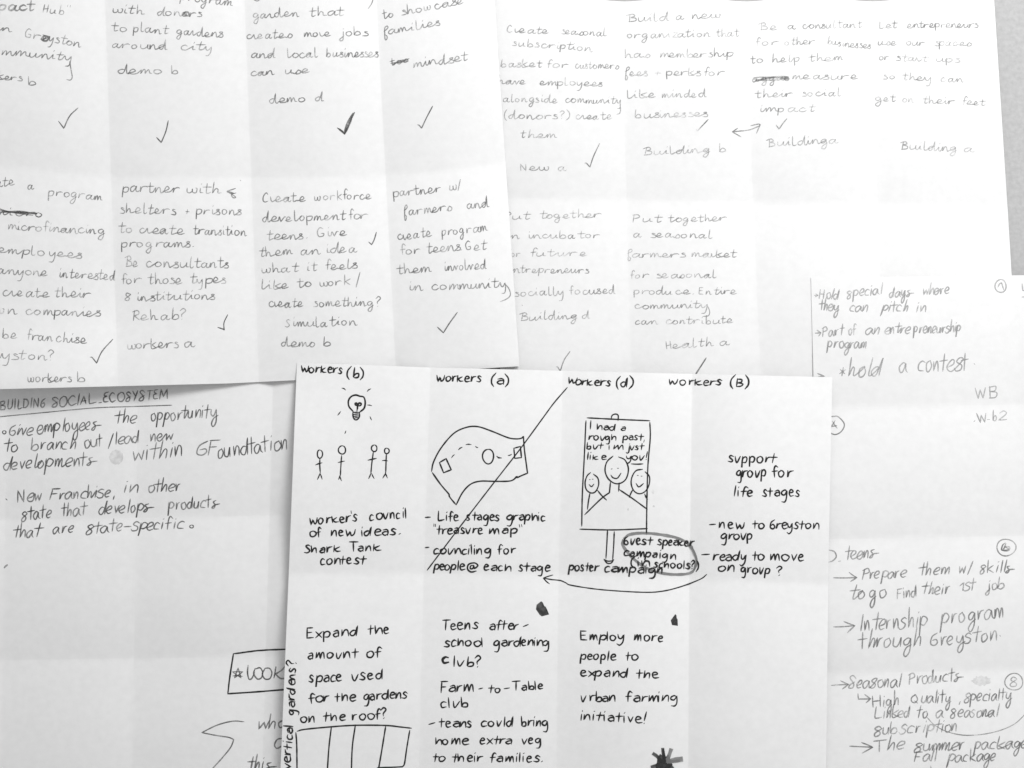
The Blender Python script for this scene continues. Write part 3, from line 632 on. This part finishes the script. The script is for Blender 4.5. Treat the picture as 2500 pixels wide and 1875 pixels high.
for r in ("400 230 414 233 425 243", "583 253 593 242 608 235", "370 425 380 412 390 400", "585 352 600 353 614 357", "603 437 607 447 613 459", "428 540 425 548 421 558"): n.draw("ray", r, 3.2)
n.end()
for hx, hy, rx, ry, body, arms, legs in ((240, 707, 19, 30, "240 738 239 790 243 842", "210 785 232 776 255 770", "243 842 235 862 223 889|243 850 250 868 256 888"),
        (400, 677, 26, 30, "397 718 392 790 388 862", "373 768 395 762 417 758", "388 855 382 875 375 889|386 868 390 885 396 899"),
        (633, 665, 20, 24, "627 690 616 770 609 845", "588 751 620 744 648 738", "609 845 602 865 593 883|615 848 622 865 632 883"),
        (724, 684, 17, 20, "721 704 718 780 716 845", "692 754 712 753 729 756", "716 845 706 862 695 880|713 843 720 860 728 879")):
    n = Note(sD, K12, 'print', 10, INK, 3.4, "stick_figure_drawing", None)
    n.draw("head", ellipse(hx, hy, rx, ry, 80, 368)).draw("body", body).draw("arms", arms).draw("legs", legs).end()
n = Note(sD, K12, 'print', 10, INK, 3.7, "map_drawing", "drawing of a treasure map with a dashed route")
n.draw("map_outline", "1048 832 1062 765 1115 665 1205 560 1295 515 1380 508 1480 540 1600 588 1660 597 1698 592 1712 578 1712 578 1720 680 1742 845 1742 845 1700 862 1662 880 1662 880 1666 865 1666 865 1640 892 1600 903 1500 904 1400 903 1330 925 1272 985 1226 1074|1225 1073 1195 1038 1175 1010 1172 995 1115 928 1054 842")
n.draw("square", "1105 768 1105 768 1153 740 1153 740 1190 820 1190 820 1135 842 1135 842 1105 768", 3.8).draw("circle", ellipse(1457, 724, 40, 53), 3.8).draw("square", "1643 665 1643 665 1690 652 1690 652 1698 732 1698 732 1650 738 1650 738 1643 665", 3.8)
for r in ("1193 732 1202 720 1212 712", "1243 675 1255 664 1268 658", "1298 638 1315 636 1333 638", "1367 652 1374 658 1382 660", "1520 723 1533 733 1553 735", "1603 717 1614 715 1626 709"): n.draw("dash", r)
n.end()
single(sD, (0, 0, 1), "long_diagonal_line", "1385 946 1353 983 1325 1021 1270 1096 1200 1186 1120 1290 1043 1392", 3.2, INK)
n = Note(sD, K13, 'print', 36, INK, 3.5, "poster_drawing", "drawing of a poster on a post with three smiling heads")
n.draw("frame_outline", "305 422 500 432 735 442|297 442 285 700 272 950 268 1165|735 452 738 560 722 750 715 1000 712 1222|255 1186 480 1191 718 1182").draw("hanging_hook", "470 427 477 405 500 396 518 406 517 440")
n.line(500, 500, "I 327 331", 30).line(500, 512, "had 372 495;a 538 567", 28).line(572, 578, "rough 317 502;past, 550 697", 28).line(636, 640, "but 302 417;im 455 552;just 573 697", 27).line(706, 712, "like 308 437;you! 572 718", 28)
n.draw("underline", "608 738 650 740 688 738")
n.draw("head", "520 690 565 712 588 770 575 835 540 868 495 872 450 840 428 785 440 725 482 685").draw("head", "348 808 378 835 384 880 365 925 335 938 300 915 291 865 305 820 328 798").draw("head", "685 775 640 785 612 830 608 880 628 925 665 943 705 925 730 880 732 825 703 792")
n.draw("face", "471 773 476 772|514 768 519 768|468 815 483 833 512 836 537 802").draw("face", "321 846 325 846|341 843 345 843|319 880 335 894 351 877").draw("face", "650 817 655 817|676 822 681 822|641 873 660 896 691 873")
n.draw("shoulders", "465 865 458 935 458 935 400 978 288 1087|525 868 521 925|527 915 620 978 718 1050").draw("shoulders", "325 935 315 990 307 1050|375 918 405 955 438 986").draw("shoulders", "620 912 605 940 594 968|700 945 708 965 719 982")
n.draw("post", "445 1190 440 1290 434 1387|491 1203 487 1300 480 1397|420 1392 445 1405 475 1403 487 1395|422 1398 445 1420 470 1418 487 1397").end()
n = Note(sD, K13, 'print', 10, MARK_GREY, 7.0, "marker_ring", "thick grey marker ring round the guest speaker note")
n.draw("marker_ring", "560 1250 590 1226 650 1214 720 1214 800 1222 900 1240 960 1262 1015 1300 1048 1350 1062 1410 1045 1460 1000 1490 900 1497 790 1482 700 1445 630 1395 575 1335 547 1290 552 1262", taper=False)
n.end()
single(sD, K13, "marker_ring", "1000 1290 1035 1335 1058 1400 1040 1460", 9, MARK_GREY, "wider shaded stretch of the marker ring", layer=1)
Strokes.top = 0.0001
n = ND(K13, 34, "note about a guest speaker inside the marker ring")
n.line(1290, 1298, "Guest 560 757;speaker 788 1040", 34).line(1365, 1395, "campaign 560 912", 32).line(1436, 1438, "(in 608 735", 34).line(1445, 1462, "schools?) 763 1067", 32).end()
n = ND(K13, 36, "caption under the poster drawing"); n.line(1468, 1490, "poster 178 387;campaign 428 817", 36).end()
Strokes.top = 0.0
for cx, cy, rx, ry in ((757, 930, 9, 16), (762, 1029, 8, 7), (586, 1052, 5, 10)):
    n = Note(sD, K13, 'print', 10, SMUDGE, 3, "smudge", None); n.blot("smudge", rough_blob(cx, cy, rx, ry, amp=.1), SMUDGE); n.end()
single(sD, K13, "curved_arrow", "1125 1497 1080 1530 950 1580 820 1612 680 1619 400 1601 200 1572 160 1555 120 1538 60 1532 8 1522|70 1500 30 1512 5 1522 5 1522 25 1545 46 1561", 3.2, INK)
n = ND(K12, 42, "caption about a council and a contest under the stick figures")
n.line(1215, 1168, "worker's 170 512;council 603 862").line(1305, 1290, "of 170 250;new 323 497;ideas. 543 822", 40).line(1420, 1410, "Shark 128 387;Tank 455 682", 38).line(1505, 1500, "contest 247 577", 40).end()
n = ND(K12, 38, "caption about life stages under the map")
n.draw("dash", "1003 1165 1038 1163").line(1187, 1187, "Life 1097 1242;stages 1298 1537;graphic 1595 1868").line(1285, 1283, '"treasure 1065 1417;map" 1468 1702').draw("dash", "1003 1383 1028 1381")
n.line(1432, 1426, "counciling 1067 1475;for 1527 1657").line(1540, 1556, "people 1063 1290;@ 1308 1382;each 1427 1622;stage 1678 1905", 38).end()
n = ND(K13, 42, "note about a support group in the right column")
n.line(725, 732, "support 1273 1608").line(828, 826, "group 1333 1530;for 1575 1720").line(957, 962, "life 1315 1437;stages 1508 1762", 40)
n.draw("dash", "1145 1155 1185 1152").line(1180, 1184, "new 1213 1383;to 1440 1520;Greyston 1562 1895", 38).line(1254, 1254, "group 1228 1435", 38).draw("dash", "1092 1361 1143 1358").line(1400, 1400, "ready 1172 1395;to 1440 1520;move 1565 1790", 40)
n.line(1475, 1490, "on 1208 1312;group 1363 1557", 38).line(1502, 1502, "? 1605 1642", 34).end()
n = ND(K10, 50, "note asking about more garden space on the roof")
n.line(287, 248, "Expand 1068 1527;the 1620 1802", 54).line(472, 455, "amount 1078 1532;of 1610 1742", 52).line(682, 655, "space 1085 1377;used 1473 1748", 54).line(872, 828, "for 1085 1267;the 1320 1507;gardens 1583 1972", 52).line(1050, 1005, "on 1013 1132;the 1218 1412;roof? 1478 1782", 52).end()
single(sD, K10, "plot_grid_drawing", "980 1125 1050 1108 1280 1086 1500 1072 1770 1073 1900 1086 2007 1098|967 1138 975 1250 978 1520|1287 1085 1265 1270 1248 1520|1503 1068 1475 1270 1466 1520|1775 1085 1740 1300 1702 1520|1992 1118 1965 1280 1945 1415 1925 1445 1925 1445 1830 1450 1700 1454", 3.8, INK, "open grid of four upright boxes")
n = N(sD, K10, 'print', 45, INK, WD, "note written up the left edge of the sheet")
for w, xa, ya, xb, yb in (("vertical", 922, 1464, 935, 1080), ("gardens?", 950, 975, 968, 490)):
    st = Strokes(sD, INK, WD); pa = n.P(xa, ya); pb = n.P(xb, yb)
    write(st, w, pa[0], pa[1], pb[0], pb[1], 48 / n.k, 'print'); n.words.append(("word", st, None))
n.end()
n = ND(K11, 44, "note about a teens gardening club")
n.line(306, 300, "Teens 163 437", 46).line(308, 306, "after 525 745", 42).draw("dash", "783 283 820 268").line(437, 432, "school 172 465;gardening 558 977", 42).line(565, 565, "c 160 215", 44, wid=7).line(588, 588, "lub? 248 453", 44).end()
n = ND(K11, 44, "note about a farm to table club")
n.line(792, 785, "Farm 148 397", 50).draw("dash", "440 765 468 758").line(795, 795, "to 515 602", 38).draw("dash", "635 763 675 757").line(775, 765, "Table 700 932", 38).line(907, 905, "club 148 350", 42)
n.draw("dash", "55 1038 100 1025").line(1058, 1050, "teans 133 380;could 460 702;bring 768 970", 42).line(1192, 1187, "home 108 362;extra 450 692;veg 773 915", 42).line(1325, 1328, "to 88 180;their 235 470;families. 528 930", 42).end()
n = ND(K11, 44, "note about employing people for urban farming")
n.line(382, 398, "Employ 1223 1557;more 1640 1857", 42).line(537, 543, "people 1223 1497;to 1575 1668", 42).line(670, 682, "expand 1225 1587;the 1655 1827", 42).line(858, 862, "urban 1228 1490;farming 1573 1967", 44).line(1003, 1028, "initiative! 1228 1728", 44).end()
n = Note(sD, K11, 'print', 40, MARK_DARK, 3, "marker_blot", "larger five-sided dark marker blot"); n.blot("marker_blot", "885 115 920 88 932 96 945 125 955 130 966 152 982 190 925 205 908 192 880 150", MARK_DARK); n.end()
n = Note(sD, K11, 'print', 40, MARK_DARK, 3, "marker_blot", "smaller pointed dark marker blot"); n.blot("marker_blot", "1955 187 1964 196 1966 218 1973 228 1975 278 1930 272 1920 235", MARK_DARK); n.end()
n = Note(sD, K11, 'print', 40, MARK_DARK, 16, "marker_flower", "dark marker flower at the bottom edge")
n.blot("flower_centre", rough_blob(1864, 1350, 60, 84, amp=.2, seed=1.3), MARK_DARK, layer=0)
for k, (pts, wd, mt) in enumerate((("1872 1335 1862 1270 1858 1228", 9, MARK_DARK), ("1868 1300 1866 1260 1862 1236", 5, MARK_DARK), ("1850 1325 1815 1285 1786 1264", 8, MARK_DARK), ("1886 1325 1908 1275 1922 1232", 9, MARK_GREY),
        ("1900 1322 1960 1312 2003 1306", 12, MARK_GREY), ("1900 1330 1950 1322 1985 1318", 7, MARK_GREY), ("1850 1350 1805 1358 1776 1368", 9, MARK_DARK), ("1900 1360 1925 1378 1938 1398", 12, MARK_DARK), ("1850 1390 1820 1430", 10, MARK_DARK), ("1870 1390 1875 1440", 12, MARK_DARK))):
    n.draw("petal", pts, wd, mt, layer=k + 1, taper=False)
n.end()
for o in bpy.data.objects:
    if "_o" in o.keys(): del o["_o"]
print("faces", sum(len(m.polygons) for m in bpy.data.meshes), "objects", len(bpy.data.objects))
